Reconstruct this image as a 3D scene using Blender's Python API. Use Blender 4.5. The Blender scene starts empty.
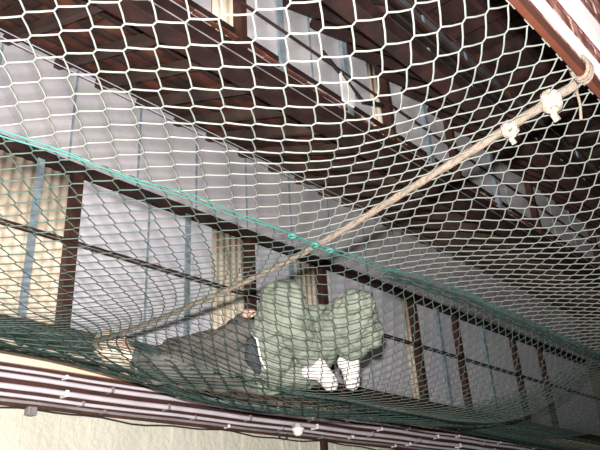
import bpy, bmesh, math, random
from mathutils import Vector, Matrix, noise
random.seed(7)
scene = bpy.context.scene
col = scene.collection
ZC = 1.6            # eye height; everything below is laid out relative to the eye and lifted at the end

# ------------------------------------------------------------------ camera frame (right, down, forward)
fw = Vector((.6755, .5927, .4390)).normalized()
rt = Vector((.6795, -.7316, -.0578)); rt = (rt - fw*rt.dot(fw)).normalized()
dn = fw.cross(rt).normalized()
if dn.z > 0: dn = -dn
F = 683.0
def at(px, py, s):
    """point on the sight line of a photo position at depth F*s metres"""
    return (rt*(px-300) + dn*(py-225) + fw*F)*s

# ------------------------------------------------------------------ materials
def mat(name, c1, c2=None, scale=8., rough=.7, bump=0., bscale=None, spec=.3, detail=4., stretch=(1,1,1), lo=.35, hi=.65):
    m = bpy.data.materials.new(name); m.use_nodes = True
    n = m.node_tree.nodes; l = m.node_tree.links
    b = n['Principled BSDF']; b.inputs['Roughness'].default_value = rough
    b.inputs['Specular IOR Level'].default_value = spec
    tc = n.new('ShaderNodeTexCoord'); mp = n.new('ShaderNodeMapping'); mp.inputs['Scale'].default_value = stretch
    l.new(tc.outputs['Object'], mp.inputs['Vector'])
    nz = n.new('ShaderNodeTexNoise'); nz.inputs['Scale'].default_value = scale; nz.inputs['Detail'].default_value = detail
    l.new(mp.outputs['Vector'], nz.inputs['Vector'])
    rp = n.new('ShaderNodeValToRGB'); c2 = c2 or tuple(v*.85 for v in c1)
    rp.color_ramp.elements[0].position = lo; rp.color_ramp.elements[1].position = hi
    rp.color_ramp.elements[0].color = (*c1, 1); rp.color_ramp.elements[1].color = (*c2, 1)
    l.new(nz.outputs['Fac'], rp.inputs['Fac']); l.new(rp.outputs['Color'], b.inputs['Base Color'])
    if bump:
        nb = n.new('ShaderNodeTexNoise'); nb.inputs['Scale'].default_value = bscale or scale*3; nb.inputs['Detail'].default_value = 5
        l.new(mp.outputs['Vector'], nb.inputs['Vector'])
        bp = n.new('ShaderNodeBump'); bp.inputs['Strength'].default_value = bump; bp.inputs['Distance'].default_value = .02
        l.new(nb.outputs['Fac'], bp.inputs['Height']); l.new(bp.outputs['Normal'], b.inputs['Normal'])
    return m
M = {}
M['net']   = mat('net_twine', (.118,.132,.117), (.13,.14,.125), 6, .65)
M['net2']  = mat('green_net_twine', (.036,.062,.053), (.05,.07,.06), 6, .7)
M['teal']  = mat('teal_cord', (.03,.12,.105), (.04,.145,.125), 20, .6)
M['green'] = mat('dark_green_twine', (.015,.036,.031), (.024,.048,.041), 9, .7)
M['rope']  = mat('rope_fibre', (.14,.105,.08), (.20,.155,.12), 45, .9, .6, 160)
M['knot']  = mat('knot_fibre', (.40,.36,.30), (.20,.16,.12), 60, .9, .6, 160)
M['brown'] = mat('brown_paint', (.075,.030,.022), (.045,.021,.017), 9, .6, .15, 40)
M['dark']  = mat('dark_timber', (.040,.016,.013), (.022,.012,.011), 6, .8, .3, 30)
M['rafter']= mat('weathered_rafter', (.085,.052,.04), (.045,.028,.023), 10, .85, .3, 40, stretch=(1,.25,.25))
M['beige'] = mat('beige_sheet', (.84,.72,.57), (.74,.62,.48), 4, .75, .1)
M['strip'] = mat('beige_plaster', (.80,.63,.49), (.74,.57,.43), 3, .8, .1)
M['pane']  = mat('dusty_grey_pane', (.72,.69,.75), (.62,.61,.67), 2.2, .5, .1, 14, spec=.2)
M['pane2'] = mat('dusty_roof_pane', (.62,.59,.61), (.50,.48,.51), 1.7, .55, .25, 9, spec=.2)
M['steel'] = mat('grey_blue_steel', (.30,.36,.41), (.19,.24,.28), 14, .5)
M['cable'] = mat('black_cable', (.02,.018,.018), (.03,.025,.025), 9, .6)
M['white'] = mat('white_paint', (.88,.86,.84), (.83,.80,.79), 7, .5, .05)
M['pipe']  = mat('pale_conduit', (.60,.555,.60), (.50,.46,.50), 5, .4, .05)
M['pipeg'] = mat('grey_conduit', (.26,.24,.24), (.18,.165,.165), 7, .5)
M['cream'] = mat('cream_wall_paint', (.54,.525,.44), (.48,.465,.385), 2.5, .8, .7, 22)
M['redpaint'] = mat('red_brown_paint', (.068,.0155,.0055), (.058,.013,.005), 5, .85, .1)
M['floor'] = mat('concrete_floor', (.22,.20,.18), (.15,.14,.125), 2, .9, .3)
M['plain'] = mat('dim_plaster', (.16,.145,.13), (.11,.10,.09), 2, .9, .3)
M['jacket']= mat('grey_jacket_cloth', (.118,.108,.097), (.085,.078,.070), 5, .85, .35, 26)
M['trouser'] = mat('grey_green_cloth', (.19,.208,.168), (.14,.157,.125), 5, .8, .8, 14)
M['shoe']  = mat('white_shoe', (.66,.61,.60), (.60,.55,.54), 9, .6, .1)
M['sole']  = mat('pale_sole', (.66,.60,.56), (.58,.52,.49), 9, .7)
M['skin']  = mat('skin', (.62,.42,.32), (.56,.36,.27), 7, .55)
M['cap']   = mat('cream_knit', (.78,.66,.53), (.72,.58,.46), 30, .9, .4, 120)
M['lining']= mat('black_lining', (.030,.034,.042), (.02,.022,.028), 9, .7)

def tile_mat():
    m = mat('terracotta_tile', (.17,.055,.032), (.045,.022,.017), 2.6, .85, .35, 30, stretch=(1.6,1.2,1.2), lo=.38, hi=.62)
    return m
M['tile'] = tile_mat()
def brick_mat():
    m = bpy.data.materials.new('flaking_red_brick'); m.use_nodes = True
    n = m.node_tree.nodes; l = m.node_tree.links; b = n['Principled BSDF']; b.inputs['Roughness'].default_value = .85
    tc = n.new('ShaderNodeTexCoord')
    nz = n.new('ShaderNodeTexNoise'); nz.inputs['Scale'].default_value = 9; nz.inputs['Detail'].default_value = 6; nz.inputs['Distortion'].default_value = .6
    l.new(tc.outputs['Object'], nz.inputs['Vector'])
    rp = n.new('ShaderNodeValToRGB'); e = rp.color_ramp.elements
    e[0].position = .46; e[0].color = (.11,.024,.016,1); e[1].position = .57; e[1].color = (.36,.19,.155,1)
    l.new(nz.outputs['Fac'], rp.inputs['Fac']); l.new(rp.outputs['Color'], b.inputs['Base Color'])
    bp = n.new('ShaderNodeBump'); bp.inputs['Strength'].default_value = .6; bp.inputs['Distance'].default_value = .015
    l.new(nz.outputs['Fac'], bp.inputs['Height']); l.new(bp.outputs['Normal'], b.inputs['Normal'])
    return m
M['brick'] = brick_mat()
M['tile_dark'] = mat('dark_tile', (.030,.014,.011), (.014,.009,.008), 2.6, .85, .35, 30)  # much darker version of the tile colours, for the second and third slopes
M['pane3'] = mat('dark_roof_pane', (.13,.128,.14), (.085,.084,.092), 1.7, .6, .25, 9, spec=.2)  # darker grey version of the roof panes, for the nearest glazing strip

# ------------------------------------------------------------------ mesh helpers
class MB:
    def __init__(s): s.v = []; s.f = []
    def box(s, x0, x1, y0, y1, z0, z1):
        k = len(s.v)
        s.v += [(x0,y0,z0),(x1,y0,z0),(x1,y1,z0),(x0,y1,z0),(x0,y0,z1),(x1,y0,z1),(x1,y1,z1),(x0,y1,z1)]
        s.f += [tuple(k+i for i in q) for q in ((3,2,1,0),(4,5,6,7),(0,1,5,4),(1,2,6,5),(2,3,7,6),(3,0,4,7))]
        return s
    def hexa(s, pts):
        k = len(s.v); s.v += [tuple(p) for p in pts]
        s.f += [tuple(k+i for i in q) for q in ((3,2,1,0),(4,5,6,7),(0,1,5,4),(1,2,6,5),(2,3,7,6),(3,0,4,7))]
        return s
    def bar(s, a, b, w, h, up=(0,0,1)):
        a = Vector(a); b = Vector(b); d = (b-a).normalized(); u = Vector(up)
        sd = d.cross(u).normalized()*w/2; uu = sd.cross(d).normalized()*h/2
        return s.hexa([a-sd-uu, a+sd-uu, b+sd-uu, b-sd-uu, a-sd+uu, a+sd+uu, b+sd+uu, b-sd+uu])
    def tube(s, pts, r, n=8, lobes=0, twist=0, amp=0, cap=True):
        pts = [Vector(p) for p in pts]; k = len(s.v); N = len(pts)
        rr = r if callable(r) else (lambda t: r)
        prev = None; dist = 0
        for i, p in enumerate(pts):
            d = (pts[min(i+1,N-1)] - pts[max(i-1,0)])
            d = d.normalized() if d.length > 1e-9 else Vector((0,0,1))
            if i: dist += (p-pts[i-1]).length
            if prev is None:
                u = d.orthogonal().normalized()
            else:
                u = prev - d*prev.dot(d)
                u = u.normalized() if u.length > 1e-6 else d.orthogonal().normalized()
            prev = u; w = d.cross(u); R = rr(i/(N-1) if N > 1 else 0)
            for j in range(n):
                a = 2*math.pi*j/n
                q = R*(1+amp*math.cos(lobes*a + twist*dist)) if lobes else R
                c = p + (u*math.cos(a) + w*math.sin(a))*q
                s.v.append((c.x, c.y, c.z))
        for i in range(N-1):
            for j in range(n):
                a = k+i*n+j; b = k+i*n+(j+1) % n
                s.f.append((a, b, b+n, a+n))
        if cap:
            s.f.append(tuple(k+j for j in reversed(range(n)))); s.f.append(tuple(k+(N-1)*n+j for j in range(n)))
        return s
    def build(s, name, m, parent=None, smooth=False, bevel=0):
        me = bpy.data.meshes.new(name); me.from_pydata(s.v, [], s.f); me.update()
        o = bpy.data.objects.new(name, me); col.objects.link(o); me.materials.append(m)
        if smooth:
            for p in me.polygons: p.use_smooth = True
        if bevel:
            md = o.modifiers.new('bevel', 'BEVEL'); md.width = bevel; md.segments = 2; md.limit_method = 'ANGLE'
        if parent is not None: o.parent = parent; o.matrix_parent_inverse = parent.matrix_world.inverted()
        return o
def tag(o, label, cat, group=None):
    o['label'] = label; o['category'] = cat
    if group: o['group'] = group
    return o
def empty(name, loc=(0,0,0)):
    o = bpy.data.objects.new(name, None); col.objects.link(o); o.location = loc; o.empty_display_size = .1
    bpy.context.view_layer.update(); return o
def struct(o): o['kind'] = 'structure'; return o

def lathe_between(mb, a, b, prof, n=14):
    """profile [(t, r)] spun about the line a-b"""
    a = Vector(a); b = Vector(b); d = b-a; u = d.orthogonal().normalized(); w = d.normalized().cross(u); k = len(mb.v)
    for t, r in prof:
        for j in range(n):
            q = 2*math.pi*j/n; c = a + d*t + (u*math.cos(q)+w*math.sin(q))*r; mb.v.append(tuple(c))
    for i in range(len(prof)-1):
        for j in range(n):
            A = k+i*n+j; B = k+i*n+(j+1) % n; mb.f.append((A, B, B+n, A+n))
    mb.f.append(tuple(k+j for j in reversed(range(n)))); mb.f.append(tuple(k+(len(prof)-1)*n+j for j in range(n)))
    return mb

# ------------------------------------------------------------------ room shell
YW = 4.85; X0, X1 = -2.5, 14.0
YB = .60                      # far face of the beam the net is tied to
fl = struct(MB().box(X0-.15, X1+.15, -3.0, YW+.2, -ZC-.15, -ZC).build('floor', M['floor']))
# back wall: cream boards below the conduits, dark timber band behind them, plaster strip, sill
wb = MB().box(X0, X1, YW, YW+.2, -ZC, 1.10)
x = X0
for k in range(60):
    x += random.choice((.26,.30,.44,.52))
    if x > X1-.05: break
    wb.box(x, x+.022, YW-.012, YW+.001, -ZC, 1.095)
wall_back = struct(wb.build('wall_back', M['cream']))
struct(MB().box(X0, X1, YW-.005, YW+.2, 1.10, 1.405).build('trim_1', M['brown']))
struct(MB().box(X0, X1, YW-.03, YW+.2, 1.405, 1.57).build('trim_2', M['strip']))
struct(MB().box(X0, X1, YW-.06, YW+.2, 1.57, 1.74).build('trim_3', M['brown']))

# glazed wall between the sill and the eaves beam
def corrugated(x0, x1, y, z0, z1, pitch=.085, amp=.006):
    mb = MB(); n = max(8, int((x1-x0)/pitch*8)); k = 0
    for i in range(n+1):
        X = x0+(x1-x0)*i/n; Y = y + amp*math.cos(2*math.pi*(X-x0)/pitch)
        for dy in (0, .006): mb.v += [(X, Y+dy, z0), (X, Y+dy, z1)]
    for i in range(n):
        a = i*4; b = a+4
        mb.f += [(a, b, b+1, a+1), (a+3, b+3, b+2, a+2), (a+1, b+1, b+3, a+3), (a, a+2, b+2, b)]
    return mb
def glazing(name, y, z0, z1, posts, steels, beiges, pane_m, rods, barstep=.62, pw=.095):
    root = struct(empty(name, (X0, y, z0)))
    edges = [X0] + list(posts) + [X1]
    cuts = sorted(set([X0, X1] + [p for p in posts] + [b[0] for b in beiges]))
    for a, b in zip(cuts[:-1], cuts[1:]):
        if any(abs(a-q[0]) < 1e-6 for q in beiges):
            corrugated(a+.02, b-pw/2, y+.04, z0, z1).build('sheet', M['beige'], root, True)
        else:
            mb = MB().box(a+.004, b-.004, y+.03, y+.045, z0, z1)
            nb = max(1, int((b-a)/barstep))
            o = mb.build('pane', pane_m, root)
            bars = MB()
            for i in range(1, nb): X = a+(b-a)*i/nb; bars.box(X-.008, X+.008, y+.015, y+.032, z0, z1)
            if nb > 1: bars.build('glazing_bar', M['steel'], root)
    for p in posts: MB().box(p-pw/2, p+pw/2, y-.05, y+.07, z0, z1).build('post', M['brown'], root, bevel=.006)
    for p in steels:
        MB().box(p-.033, p+.033, y-.055, y-.047, z0, z1).box(p+.022, p+.033, y-.046, y+.02, z0, z1).build('steel_upright', M['steel'], root)
    for zz, r in rods:
        MB().tube([(X0, y-.075, zz), (X1, y-.075, zz)], r, 8).build('rod', M['dark'], root, True)
    return root
P1 = (.55, 2.60, 4.67, 5.85, 7.76, 8.88, 10.72, 11.75)
glazing('window_1', YW, 1.74, 3.14, P1, (2.24, 3.80, 5.28, 8.35, 9.65), ((1.80,2.60),(4.18,4.67),(5.45,5.85),(7.55,7.76)), M['pane'],
        ((2.475,.011),(2.445,.011)))
struct(MB().box(X0, X1, YW-.05, YW+.2, 3.15, 3.235).build('trim_4', M['dark'], bevel=.01))
ZT = 4.12; Z1 = 3.25
glazing('window_2', YW, Z1, ZT+.16, (), (), (), M['pane2'], (), .7)
Y2 = 2.89
struct(MB().box(X0, X1, Y2-.06, Y2+.10, 3.17, 3.40).build('trim_5', M['dark'], bevel=.01))
glazing('window_3', Y2, 3.40, ZT+.22, (.9, 2.75, 4.66, 5.85, 7.76, 9.8), (1.7, 3.16, 4.0, 5.3, 6.7), ((2.50,2.75),(4.45,4.66)), M['pane2'],
        ((3.80,.012),), .62, .065)
Y3 = 1.86
struct(MB().box(X0, X1, Y3-.05, Y3+.09, 3.10, 3.24).build('trim_6', M['dark'], bevel=.01))
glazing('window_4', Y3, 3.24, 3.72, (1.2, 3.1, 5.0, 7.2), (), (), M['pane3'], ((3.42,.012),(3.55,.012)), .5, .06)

def tiled(name, ya, za, yb, zb, step_x=.46, tm='tile', rm='rafter'):
    """tiled roof slope seen from inside: from the high edge (ya,za) down to the low edge (yb,zb)"""
    root = struct(empty(name, (X0, yb, zb)))
    d = Vector((0, yb-ya, zb-za)); L = d.length; d.normalize(); nrm = Vector((0, -d.z, d.y)); nrm = nrm if nrm.z > 0 else -nrm
    top = Vector((0, ya, za)); tl = MB(); rows = max(2, int(L/.31)); tw = .235
    for r in range(rows):
        t0 = L*r/rows; t1 = L*(r+1)/rows + .05; X = X0 + (tw/2 if r % 2 else 0)
        while X < X1:
            j = random.uniform(-.008,.008); g = random.uniform(-.012,.012)
            a = top + d*t0 + nrm*(.135+j); b = top + d*(t1+g) + nrm*(.165+j+random.uniform(-.006,.006))
            w = tw-.012
            tl.hexa([a+Vector((X,0,0)), a+Vector((X+w,0,0)), b+Vector((X+w,0,0)), b+Vector((X,0,0)),
                     a+Vector((X,0,0))+nrm*.016, a+Vector((X+w,0,0))+nrm*.016, b+Vector((X+w,0,0))+nrm*.016, b+Vector((X,0,0))+nrm*.016])
            X += tw
    tl.build('tiles', M[tm], root)
    o = top + nrm*.22; e = top + d*L + nrm*.22
    MB().hexa([o+Vector((X0,0,0)), o+Vector((X1,0,0)), e+Vector((X1,0,0)), e+Vector((X0,0,0)),
               o+Vector((X0,0,.05)), o+Vector((X1,0,.05)), e+Vector((X1,0,.05)), e+Vector((X0,0,.05))]).build('roof_felt', M['dark'], root)
    for r in range(rows+1):
        p = top + d*min(L-.02, L*r/rows+.02) + nrm*.115
        MB().bar(p+Vector((X0,0,0)), p+Vector((X1,0,0)), .045, .03, nrm).build('batten', M['dark'], root)
    X = X0+.2
    while X < X1:
        xx = X + random.uniform(-.03,.03)
        MB().bar(top+nrm*.045+Vector((xx,0,0)), top+d*L+nrm*.045+Vector((xx,0,0)), .06, .085, nrm).build('rafter', M[rm], root)
        X += step_x
    return root
tiled('ceiling', YW+.05, ZT+.06, Y2+.10, 3.36)
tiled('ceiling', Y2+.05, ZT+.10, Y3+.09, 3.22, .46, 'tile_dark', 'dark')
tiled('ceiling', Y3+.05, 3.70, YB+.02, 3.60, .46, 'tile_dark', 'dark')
# thin wires stretched under the first slope, and the dark tie bar in the roof
for (y, z, r, m, lb) in ((4.55, 4.02, .005, 'pipe', 'pale thin wire stretched below the tiled slope beside the glazing, upper of two'),
                  (4.45, 3.86, .005, 'pipe', 'pale thin wire stretched below the tiled slope beside the glazing, lower of two'),
                  (2.825, 3.28, .005, 'pipeg', 'pale thin wire running along the dark gutter beam under the roof')):
    tag(MB().tube([(X0, y, z), (X1, y, z)], r, 6).build('wire', M[m], None, True), lb, 'wire')
# window opener in the roof glazing
op = MB().bar((3.62,2.80,3.86), (4.05,2.74,3.52), .025,.02).bar((4.05,2.74,3.52),(4.42,2.78,3.68),.03,.03)
ob = tag(op.build('window_opener', M['cable']), 'black bent lever arm of a window opener in the roof glazing', 'lever')
MB().hexa([(3.80,2.76,3.42),(3.95,2.76,3.42),(3.98,2.76,3.60),(3.80,2.76,3.72),(3.80,2.78,3.42),(3.95,2.78,3.42),(3.98,2.78,3.60),(3.80,2.78,3.72)]).build('bracket_plate', M['white'], ob)

# near wall over the opening the camera looks through
wr = MB().box(X0, X1, YB-.015, YB+.02, 1.73, 4.0)
zr = 1.73; row = 0
while zr < 3.3:                                     # coursed bricks standing proud of the joints
    X = X0 + (.13 if row % 2 else 0)
    while X < X1:
        if X < 5: wr.box(X+.005, min(X+.25, X1), YB-.024-random.uniform(0,.004), YB, zr+.005, zr+.068)
        X += .26
    zr += .074; row += 1
wall_near = struct(wr.build('wall_near', M['brick']))
wall_near.location = (0,0,0)
bm_ = struct(MB().box(X0, X1, YB-.028, YB, 1.65, 1.73).build('trim_7', M['redpaint'], bevel=.006))
struct(MB().box(X0-.15, X0, -3.0, YW+.2, -ZC, 4.5).build('wall_left', M['plain']))
struct(MB().box(X1, X1+.15, -3.0, YW+.2, -ZC, 4.5).build('wall_right', M['plain']))

# ------------------------------------------------------------------ conduits on the back wall
def conduit(z, y, r, m, label, step, off):
    o = tag(MB().tube([(X0, y, z)] + [(X0+(X1-X0)*i/40, y, z+.004*math.sin(i*1.7+off)) for i in range(1,40)] + [(X1, y, z)], r, 10).build('conduit_pipe', M[m], None, True), label, 'pipe', None)
    X = X0+off
    while X < X1:
        MB().box(X-.012, X+.012, y-r-.005, YW, z-r*1.1, z+r*1.2).build('clip', M['pipeg' if int(X*7) % 2 else 'white'], o, bevel=.003)
        X += step
    return o
conduit(1.352, 4.80, .013, 'pipe', 'thin pale conduit pipe on the back wall, topmost, right under the beige strip', 1.15, .55)
conduit(1.300, 4.79, .019, 'pipe', 'pale conduit pipe on the back wall, second down from the beige strip', 1.2, .75)
conduit(1.222, 4.78, .021, 'pipe', 'thickest pale conduit pipe on the back wall, third down from the beige strip', .95, .4)
conduit(1.166, 4.79, .014, 'pipe', 'thin pale conduit pipe fourth down on the back wall, above the grey one', 1.1, .9)
conduit(1.128, 4.80, .012, 'pipeg', 'thin grey conduit pipe lowest on the back wall, just above the cream boards', 1.3, .3)
cb = tag(MB().tube([(X0+(X1-X0)*i/120, 4.825, 1.080+.012*math.sin(i*.55)+.008*math.sin(i*1.3)) for i in range(121)], .007, 6).build('cable', M['cable'], None, True),
    'thin black cable sagging along the top of the cream boards', 'cable')
# junction box and lamp holder
p = at(32, 411, 4.79/at(32,411,1).y)
jb = tag(MB().box(p.x-.035, p.x+.035, 4.775, YW, p.z-.03, p.z+.03).build('junction_box', M['pipeg'], bevel=.008), 'small grey junction box under the conduits at the left', 'box')
lathe_between(MB(), (p.x,4.775,p.z), (p.x,4.765,p.z), [(0,.024),(1,.022)]).build('lid', M['pipeg'], jb)
p = at(298, 429, 4.69/at(298,429,1).y)
lh = tag(lathe_between(MB(), (p.x,4.69,p.z-.065), (p.x,4.69,p.z+.05), [(0,.022),(.08,.036),(.2,.044),(.4,.05),(.45,.062),(.62,.062),(.68,.04),(1,.034)], 18).build('lamp_holder', M['white'], None, True),
    'white porcelain lamp holder hanging below the conduits', 'lamp holder')
MB().box(p.x-.02, p.x+.02, 4.69, 4.755, p.z+.02, p.z+.05).build('bracket', M['pipeg'], lh)
p = at(283, 436, 4.78/at(283,436,1).y)
tag(MB().tube([(p.x-.07, YW-.012, p.z+.03)] + [(p.x+.07*math.cos(a), 4.78, p.z+.02+.05*math.sin(a)) for a in [math.pi+ math.pi*i/12 for i in range(13)]] + [(p.x+.07, YW-.012, p.z+.03)], .008, 6).build('cable_loop', M['cable'], None, True),
    'short black loop of cable hanging beside the white lamp holder', 'cable')
p = at(325, 443, 4.80/at(325,443,1).y)
tag(MB().box(p.x-.04, p.x+.04, 4.79, YW, -ZC, p.z+.04).build('wall_post', M['dark'], bevel=.006), 'dark brown post on the cream boards right of the lamp holder', 'post')

# ------------------------------------------------------------------ white trunking on the near wall
for (za, zb, lb) in ((1.735, 1.787, 'white painted flat trunking on the brick wall, next to the red-brown beam'),
                     (1.975, 2.15, 'white painted flat trunking higher on the brick wall, farther from the red-brown beam')):
    o = tag(MB().hexa([(X0+.05,YB-.036,za),(6.5,YB-.036,za),(6.5,YB-.0285,za),(X0+.05,YB-.0285,za),(X0+.05,YB-.052,zb),(6.5,YB-.052,zb),(6.5,YB-.0285,zb),(X0+.05,YB-.0285,zb)]).build('trunking', M['white'], bevel=.004), lb, 'trunking')
    for X in (.2, 1.5, 2.9, 4.2): MB().hexa([(X-.006,YB-.039,za-.004),(X+.006,YB-.039,za-.004),(X+.006,YB-.029,za-.004),(X-.006,YB-.029,za-.004),(X-.006,YB-.055,zb+.004),(X+.006,YB-.055,zb+.004),(X+.006,YB-.029,zb+.004),(X-.006,YB-.029,zb+.004)]).build('joint_cover', M['white'], o)

# ------------------------------------------------------------------ net surface
XR, XR2 = 2.43, 6.20
def lerp_tab(tab, x):
    if x <= tab[0][0]: return tab[0][1]
    for (a, va), (b, vb) in zip(tab[:-1], tab[1:]):
        if x <= b:
            t = (x-a)/(b-a); return va + (vb-va)*t
    return tab[-1][1]
def crom(tab, x):
    n = len(tab)
    if x <= tab[0][0]: return tab[0][1]
    if x >= tab[-1][0]: return tab[-1][1]
    for i in range(n-1):
        if x <= tab[i+1][0]:
            x0, y0 = tab[i]; x1, y1 = tab[i+1]; h = x1-x0; t = (x-x0)/h
            m0 = (y1-tab[i-1][1])/(x1-tab[i-1][0]) if i > 0 else (y1-y0)/h
            m1 = (tab[i+2][1]-y0)/(tab[i+2][0]-x0) if i < n-2 else (y1-y0)/h
            return (2*t**3-3*t*t+1)*y0 + (t**3-2*t*t+t)*h*m0 + (-2*t**3+3*t*t)*y1 + (t**3-t*t)*h*m1
YS, YE = 2.0, 4.72
ZB = 1.66
ROPE = ((.6,1.65),(1.22,1.535),(2.0,1.43),(2.9,1.385),(3.65,1.39),(4.3,1.46),(4.78,1.55))
def rope_z(y): return crom(ROPE, y)
SEAM = ((-1,1.34),(.76,1.36),(XR,1.435),(3.9,1.50),(6.2,1.47),(9.8,1.45))
LEFT = ((2.0,0),(2.7,-.09),(3.4,-.13),(4.0,-.05),(4.72,.15))
BAG  = ((2.0,0),(2.25,-.27),(2.55,-.47),(2.9,-.535),(3.25,-.46),(4.0,-.20),(4.72,.03))
RIGHT= ((2.0,0),(3.0,-.17),(4.0,-.15),(4.72,.03))
def ss(a, b, x): t = max(0, min(1, (x-a)/(b-a))); return t*t*(3-2*t)
def net_z(x, y):
    zs = crom(SEAM, x); g = 1-math.exp(-((x-XR)/.45)**2)
    if y <= YS:
        t = (y-YB)/(YS-YB); s = .115 + .095*ss(.6, 1.5, x) if x < XR else .15
        z = ZB + (zs-ZB)*t - s*6.75*t*(1-t)**2*g
    else:
        if x < XR: z = zs + crom(LEFT, y)
        else:
            t = (x-XR)/(XR2-XR)
            w = math.sin(math.pi*t)**.14 if 0 < t < 1 else 0
            wr_ = ss(XR2-1.2, XR2, x)
            base = crom(LEFT, y)*(1-ss(XR, XR+1, x)) + crom(RIGHT, y)*ss(XR, XR+1, x)
            z = zs + crom(BAG, y)*w + base*(1-w)
        z = z*g + (rope_z(y)-.012)*(1-g)
    if y <= YS: z = z*g + (rope_z(y)-.012)*(1-g)
    z += .012*noise.noise(Vector((x*2.1, y*2.1, 3)))
    return z
# net coordinate -> place: spacing along the hall is stretched on the left, bunched at the rope
def gx(x):
    if x < XR: return .78 + .27*ss(.7, 1.6, x) - .62*math.exp(-((x-XR)/.28)**2)
    return .84 - .34*math.exp(-((x-XR)/.12)**2)
_xs = [-.8]; 
while _xs[-1] < 9.6: _xs.append(_xs[-1] + gx(_xs[-1])*.01)
def X_of(a):
    i = int(a/.01); i = max(0, min(len(_xs)-2, i)); return _xs[i] + (_xs[i+1]-_xs[i])*(a/.01-i)
AMAX = (len(_xs)-1)*.01
_cache = {}
def arc(x, y0, y1, n=40):
    key = (round(x, 2), y0)
    if key in _cache: return _cache[key]
    tb = [(0, y0)]; L = 0; X = key[0]; pz = net_z(X, y0)
    for i in range(1, n+1):
        y = y0+(y1-y0)*i/n; z = net_z(X, y); L += math.hypot((y1-y0)/n, z-pz); pz = z; tb.append((L, y))
    _cache[key] = tb; return tb
BN, BF = 1.43, 3.15
def net_point(a, b):
    x = X_of(a)
    if b <= BN: tb = arc(x, YB, YS); y = lerp_tab(tb, max(0, b)/BN*tb[-1][0])
    else: tb = arc(x, YS, YE); y = lerp_tab(tb, min(1, (b-BN)/BF)*tb[-1][0])
    return Vector((x, y, net_z(x, y)))

def weave(point, amax, bmax, c, r, name, m, parent=None, sides=5):
    """diamond mesh: strands run at 45 degrees to the beam; each knot is a short slanted stitch"""
    mb = MB(); k = c/math.sqrt(2); N = int((amax+bmax)/k)+2; J = .075
    def node(i, j, q):          # q: -1 lower stitch end, +1 upper stitch end
        return ((i+j)*k, (j-i)*k - q*J*c*1.3)
    def run(seq):
        cur = []
        def flush():
            nonlocal cur
            if len(cur) >= 3: mb.tube([point(a, b) for a, b in cur], r, sides, cap=False)
            cur = []
        for a, b in seq:
            if -.3*k <= a <= amax and -k*.75 <= b <= bmax+k*.75: cur.append((max(a, 0), max(0, min(bmax, b))))
            else: flush()
        flush()
    rng = range(-N, N+1)
    for j in range(0, N+1):
        seq = []
        for i in rng:
            A = node(i, j, -1); B = node(i, j, 1); A2 = node(i+1, j, -1)
            seq += [A, B, (B[0]*.5+A2[0]*.5, B[1]*.5+A2[1]*.5 + c*.025)]
        run(seq)
    for i in rng:
        seq = []
        for j in range(0, N+1):
            B = node(i, j, 1); A = node(i, j, -1); B2 = node(i, j+1, 1)
            seq += [B, A, (A[0]*.5+B2[0]*.5 + c*.02, A[1]*.5+B2[1]*.5)]
        run(seq)
    return mb.build(name, m, parent, True)
CELL = .089
net = weave(net_point, AMAX, BN, .101, .0034, 'safety_net', M['net'])
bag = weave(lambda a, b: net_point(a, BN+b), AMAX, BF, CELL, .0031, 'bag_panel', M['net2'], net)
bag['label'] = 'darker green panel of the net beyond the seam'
tag(net, 'large pale green diamond-mesh net slung overhead across the whole hall', 'net')
for ph in (0, math.pi):
    pts = []
    for i in range(520):
        x = -.75 + i*.02; y = YS + .014*math.sin(x*3.1+ph) + .006*math.sin(x*11)
        pts.append((x, y, net_z(x, y)-.008+.006*math.cos(x*3.1+ph)))
    MB().tube(pts, .0032, 6).build('seam_cord', M['teal'], net, True)
for ph in (0, 1.3, 2.6, 3.9, 5.2):
    pts = [(x, YS+.03+.026*math.cos(x*4+ph), net_z(x, YS+.03)-.012+.018*math.sin(x*4+ph)) for x in [3.0+i*.03 for i in range(210)]]
    MB().tube(pts, .005, 6).build('lacing_cord', M['green'], net, True)
for px, py in ((292,223),(315,236),(330,243)):
    d = at(px,py,1); s = YS/d.y; q = Vector((d.x*s, YS, net_z(d.x*s, YS)-.012))
    MB().tube([q+Vector((.022*math.cos(t*1.3), .018*math.sin(t*1.3), .004*math.sin(t*2.9))) for t in [i*.35 for i in range(26)]], .006, 6).build('cord_knot', M['teal'], net, True)

fold = []
for i in range(190):
    x = XR+.10 + i*.0198
    if x > XR2-.05: break
    y = min((yy*.02 for yy in range(108, 190)), key=lambda y_: net_z(x, y_)/y_)
    fold.append([x, y])
for _ in range(12):
    fold = [fold[0]] + [[fold[i][0], (fold[i-1][1]+fold[i][1]*2+fold[i+1][1])/4] for i in range(1, len(fold)-1)] + [fold[-1]]
for ph in (0, 1.3, 2.6, 3.9, 5.2):
    MB().tube([(x, y+.024*math.cos(x*5+ph), net_z(x, y)-.008+.014*math.sin(x*5+ph)) for x, y in fold], .005, 6).build('lacing_cord', M['green'], net, True)
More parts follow.
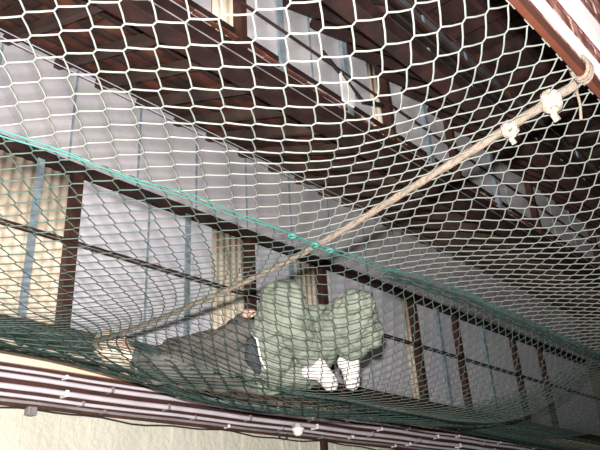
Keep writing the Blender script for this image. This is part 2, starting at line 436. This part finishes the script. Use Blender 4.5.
# lower net slung under the first one along the back wall
UY0 = 3.05
UZ = ((-1,1.27),(2.1,1.27),(2.85,1.2),(3.3,1.12),(3.95,1.10),(4.8,1.17),(5.9,1.25),(7.5,1.20),(10,1.15))
UE = ((1.5,.35),(2.3,.34),(4.6,.335),(5.5,.34))
def under_z(x, y):
    e = min(net_z(x, UY0)-.03, lerp_tab(UE, x)*UY0); b = crom(UZ, x)
    if y < 4.0:
        t = (y-UY0)/(4.0-UY0); z = e + (b-e)*t - .05*4*t*(1-t)
        return min(z, net_z(x, y)-.03)
    t = (y-4.0)/.74; k = min(1, t*3)
    return min(b + (1.53-b)*t**1.8, (net_z(x, y)-.03)*(1-k) + 9*k)
def under_point(a, b):
    x = -.7 + a; y = UY0 + b/1.9*(4.74-UY0)
    return Vector((x, y, under_z(x, y)))
un = weave(under_point, 11.5, 1.9, .125, .004, 'lower_net', M['green'])
tag(un, 'dark green lower net hanging in a fold along the back wall beneath the person', 'net')
MB().tube([(-.7+i*.05, 4.02+.05*math.sin(i*.21), under_z(-.7+i*.05, 4.02+.05*math.sin(i*.21))-.008) for i in range(230)], .009, 6).build('edge_cord', M['green'], un, True)

# ------------------------------------------------------------------ rope slung across
pts = [(XR+.01*math.sin(y*3.3), y, rope_z(y)) for y in [.62+i*(4.80-.62)/180 for i in range(181)]]
rope = MB().tube(pts, lambda t: .0200-.006*min(1, t*2.2), 18, lobes=3, twist=42, amp=.13).build('rope', M['rope'], None, True)
tag(rope, 'thick beige twisted rope crossing under the net from the red-brown beam', 'rope')
def lump(c, R, n=3, seed=0):
    mb = MB(); rnd = random.Random(seed)
    for q in range(n):
        ax = Vector((rnd.uniform(-1,1), rnd.uniform(-1,1), rnd.uniform(-1,1))).normalized(); u = ax.orthogonal().normalized(); w = ax.cross(u)
        ring = [Vector(c)+(u*math.cos(t)+w*math.sin(t))*R*rnd.uniform(.92,1.06)+ax*R*.25*math.sin(3*t) for t in [2*math.pi*i/20 for i in range(21)]]
        mb.tube(ring, R*.5, 8)
    mb.tube([Vector(c)+Vector((0,0,-R*.4)), Vector(c)+Vector((R*.6,R*.3,-R*1.5)), Vector(c)+Vector((R*.9,R*.1,-R*2.3))], R*.45, 8)
    return mb
for (px, py, R, sd) in ((549,93,.034,3),(508,121,.027,5)):
    d = at(px,py,1); s = XR/d.x; y = d.y*s
    lump((XR, y, rope_z(y)-.012), R, 4, sd).build('knot', M['knot'], rope, True)
MB().tube([(XR-.03+.06*i/60, YB-.014+.034*math.cos(2*math.pi*i/20), 1.692+.050*math.sin(2*math.pi*i/20)) for i in range(61)], .009, 10).build('lashing', M['rope'], rope, True)
MB().tube([(XR+.02, YB+.03, 1.63), (XR+.05, YB+.04, 1.57), (XR+.04, YB+.05, 1.50)], .006, 6).build('loose_end', M['rope'], rope, True)

# ------------------------------------------------------------------ person lying in the bag
SP = 1.08
def pp(px, py, s): return at(px, py, s*SP)
def blob(name, caps, m, voxel, smooth, parent=None, disp=0., dsize=.1):
    """one closed skin over tapered limbs: capsules fused by a voxel remesh, then relaxed and wrinkled"""
    bm = bmesh.new()
    for cp in caps:
        a, b, ra, rb = cp[:4]; a = Vector(a); b = Vector(b); n = 7
        for i in range(n+1):
            t = i/n; c = a.lerp(b, t); r = ra+(rb-ra)*t
            mtx = Matrix.Translation(c)
            if len(cp) > 4: mtx = mtx @ cp[4]
            bmesh.ops.create_icosphere(bm, subdivisions=2, radius=r, matrix=mtx)
    me = bpy.data.meshes.new(name); bm.to_mesh(me); bm.free()
    o = bpy.data.objects.new(name, me); col.objects.link(o)
    r = o.modifiers.new('r', 'REMESH'); r.mode = 'VOXEL'; r.voxel_size = voxel
    s = o.modifiers.new('s', 'SMOOTH'); s.iterations = smooth; s.factor = .5
    dg = bpy.context.evaluated_depsgraph_get(); new = bpy.data.meshes.new_from_object(o.evaluated_get(dg)); o.modifiers.clear(); o.data = new
    bpy.data.meshes.remove(me); new.name = name
    if disp:
        nv = [v.normal.copy() for v in new.vertices]
        for v, n in zip(new.vertices, nv):
            c = v.co/dsize
            f = 1-abs(noise.noise(c))*2 + .5*(1-abs(noise.noise(c*2.1+Vector((5,2,8))))*2)
            v.co += n*disp*(f-.5)
    new.materials.clear(); new.materials.append(m)
    for p in new.polygons: p.use_smooth = True
    if parent is not None: o.parent = parent
    return o
crown = pp(98,339,.0069); chin = pp(132,359,.0067); ha = (crown-chin).normalized()
face = (Vector((0,0,1)) - ha*ha.z).normalized(); side = ha.cross(face)
headc = crown.lerp(chin, .48)
neck = pp(143,362,.0067); chest = pp(178,362,.0067); belly = pp(222,366,.0066); pelvis = pp(268,368,.0066)
shN = pp(160,371,.0064); shF = pp(172,350,.0071); elN = pp(205,376,.0063); elF = pp(222,338,.0072)
wrN = pp(228,356,.0066); wrF = pp(243,320,.0068)
hipL = pp(268,370,.0064); kneL = pp(285,297,.0062); ankL = pp(313,361,.0063); toeL = pp(331,384,.0062)
hipR = pp(306,366,.0066); kneR = pp(357,308,.0061); ankR = pp(350,356,.0063); toeR = pp(352,383,.0062)
def hand(w, dirn, up):
    d = dirn.normalized(); u = (up - d*up.dot(d)).normalized(); sdv = d.cross(u); out = [(w, w+d*.085, .03, .034)]
    for q, ln in ((-1.5,.072),(-.5,.082),(.5,.077),(1.5,.06)):
        b0 = w + d*.09 + sdv*q*.021; b1 = b0 + d*ln*.5 - u*.006; b2 = b1 + d*ln*.3 - u*ln*.45
        out += [(b0, b1, .0105, .0098), (b1, b2, .0098, .0085)]
    t0 = w + d*.03 - sdv*.03; t1 = t0 + d*.035 - sdv*.03; t2 = t1 + d*.03 - sdv*.006 - u*.012
    return out + [(t0, t1, .014, .012), (t1, t2, .012, .0095)]
caps = [(crown.lerp(chin,.33), crown.lerp(chin,.55), .094, .088), (crown.lerp(chin,.55)+face*.03, chin+face*.035, .07, .045),
        (headc+face*.085-ha*.01, headc+face*.112-ha*.03, .012, .016), (headc+side*.085, headc+side*.09-ha*.04, .018, .013), (headc-side*.085, headc-side*.09-ha*.04, .018, .013),
        (headc+face*.09-ha*.065, headc+face*.088-ha*.067, .016, .016),
        (chin.lerp(headc,.3), neck, .058, .062), (neck, chest, .09, .12), (chest, belly, .12, .11), (belly, pelvis, .11, .12),
        (chest, shN, .09, .06), (chest, shF, .09, .06), (shN, elN, .052, .04), (elN, wrN, .04, .027), (shF, elF, .052, .04), (elF, wrF, .04, .027),
        (pelvis, hipL, .11, .09), (pelvis, hipR, .11, .09), (hipL, kneL, .085, .06), (kneL, ankL, .058, .038), (hipR, kneR, .085, .06), (kneR, ankR, .058, .038)]
caps += hand(wrN, pp(243,345,.0068)-wrN, Vector((0,-.6,.8))) + hand(wrF, pp(250,309,.0067)-wrF, Vector((0,.3,.9)))
person = blob('person', caps, M['skin'], .0075, 3)
tag(person, 'person in grey jacket, grey-green trousers and white shoes lying in the net, knees up', 'person')
for sg in (-1, 1):
    e = headc + face*.083 + side*sg*.034 + ha*.008
    mb = MB(); lathe_between(mb, e-face*.011, e+face*.011, [(.02,.002),(.2,.008),(.5,.011),(.8,.008),(.98,.002)], 12)
    mb.build('eye', M['lining'], person, True)
cap_ = blob('knit_cap', [(crown.lerp(chin,.27), crown.lerp(chin,.50)-face*.012, .108, .102), (crown.lerp(chin,.5)-face*.03, chin-face*.0, .09, .074)], M['cap'], .009, 4, person, .004, .05)
cap_['label'] = 'close-fitting cream cap'
cl = M['jacket']
jk = blob('jacket', [(pp(140,360,.0067), chest, .085, .135), (chest, belly, .135, .15), (belly, pp(246,364,.0065), .15, .165), (chest, shN, .11, .095), (chest, shF, .11, .09),
        (shN, elN, .092, .09), (elN, wrN, .09, .07), (shF, elF, .085, .08), (elF, wrF, .08, .055), (pp(232,345,.0067), pp(246,332,.0067), .11, .10),
        (pp(222,374,.0064), pp(258,381,.0064), .115, .085), (pp(212,358,.0067), pp(236,342,.0067), .14, .15), (pp(236,342,.0067), pp(240,366,.0065), .15, .15), (pp(152,364,.0064), pp(200,371,.0064), .105, .115)], cl, .013, 3, person, .017, .12)
jk['label'] = 'loose grey jacket'
tr = blob('trousers', [(pp(258,362,.0066), pelvis, .15, .16), (pelvis, hipL, .15, .16), (pelvis, hipR, .15, .15), (hipL, kneL, .165, .115), (kneL, pp(296,330,.0062), .115, .125), (pp(296,330,.0062), pp(309,356,.0063), .125, .075),
        (pp(270,340,.0063), pp(278,300,.0062), .14, .11), (hipR, pp(335,325,.0063), .13, .13), (pp(335,325,.0063), kneR, .13, .125), (kneR, pp(354,342,.0062), .13, .105), (pp(354,342,.0062), pp(350,352,.0063), .105, .07),
        (pp(300,335,.0065), pp(325,335,.0065), .13, .13), (pp(275,378,.0064), pp(300,376,.0064), .085, .075), (kneR, pp(370,335,.0062), .11, .09), (pp(300,322,.0064), pp(332,320,.0064), .10, .10)], M['trouser'], .012, 2, person, .024, .11)
tr['label'] = 'baggy grey-green trousers'
for an, to, hl in ((ankL, toeL, pp(308,372,.0063)), (ankR, toeR, pp(344,362,.0063))):
    fwd = (to-an).normalized(); mid = an.lerp(to, .55)
    sh = blob('shoe', [(an, an.lerp(to,.35), .060, .062), (an.lerp(to,.25), to, .066, .052), (hl, mid, .050, .054), (an.lerp(to,.6), to.lerp(an,.1), .062, .056)], M['shoe'], .009, 5, person, .003, .05)
    sh['label'] = 'plain white shoe'
# black lining with white piping showing at the waist
wl = blob('waist_lining', [(pp(251,342,.00595), pp(253,356,.00595), .035, .058), (pp(253,356,.00595), pp(258,371,.00595), .058, .022)], M['lining'], .009, 4, person)
MB().tube([pp(251,333,.0058), pp(257,339,.00575), pp(259,350,.00575), pp(261,360,.0058), pp(266,369,.0058)], .006, 8).build('piping', M['white'], wl, True)

# ------------------------------------------------------------------ camera, light, world
cam = bpy.data.cameras.new('camera'); co = bpy.data.objects.new('camera', cam); col.objects.link(co)
R = Matrix((rt, -dn, -fw)).transposed()
co.matrix_world = R.to_4x4(); cam.sensor_width = 36; cam.lens = 36*F/600; cam.clip_start = .02; cam.clip_end = 100
scene.camera = co
fl_ = bpy.data.lights.new('camera_flash', 'POINT'); fl_.energy = 2450; fl_.shadow_soft_size = .03; fl_.color = (1, .96, .93)
fo = bpy.data.objects.new('camera_flash', fl_); col.objects.link(fo); fo.location = -dn*.17 + rt*-.03
w = bpy.data.worlds.new('world'); scene.world = w; w.use_nodes = True
w.node_tree.nodes['Background'].inputs['Color'].default_value = (.6,.65,.75,1); w.node_tree.nodes['Background'].inputs['Strength'].default_value = .07
for o in list(col.objects):
    if o.parent is None: o.location.z += ZC
vs = scene.view_settings; scene.display_settings.display_device = 'sRGB'
vs.view_transform = 'Standard'; vs.look = 'None'; vs.gamma = 1; vs.use_curve_mapping = False; vs.exposure = 0
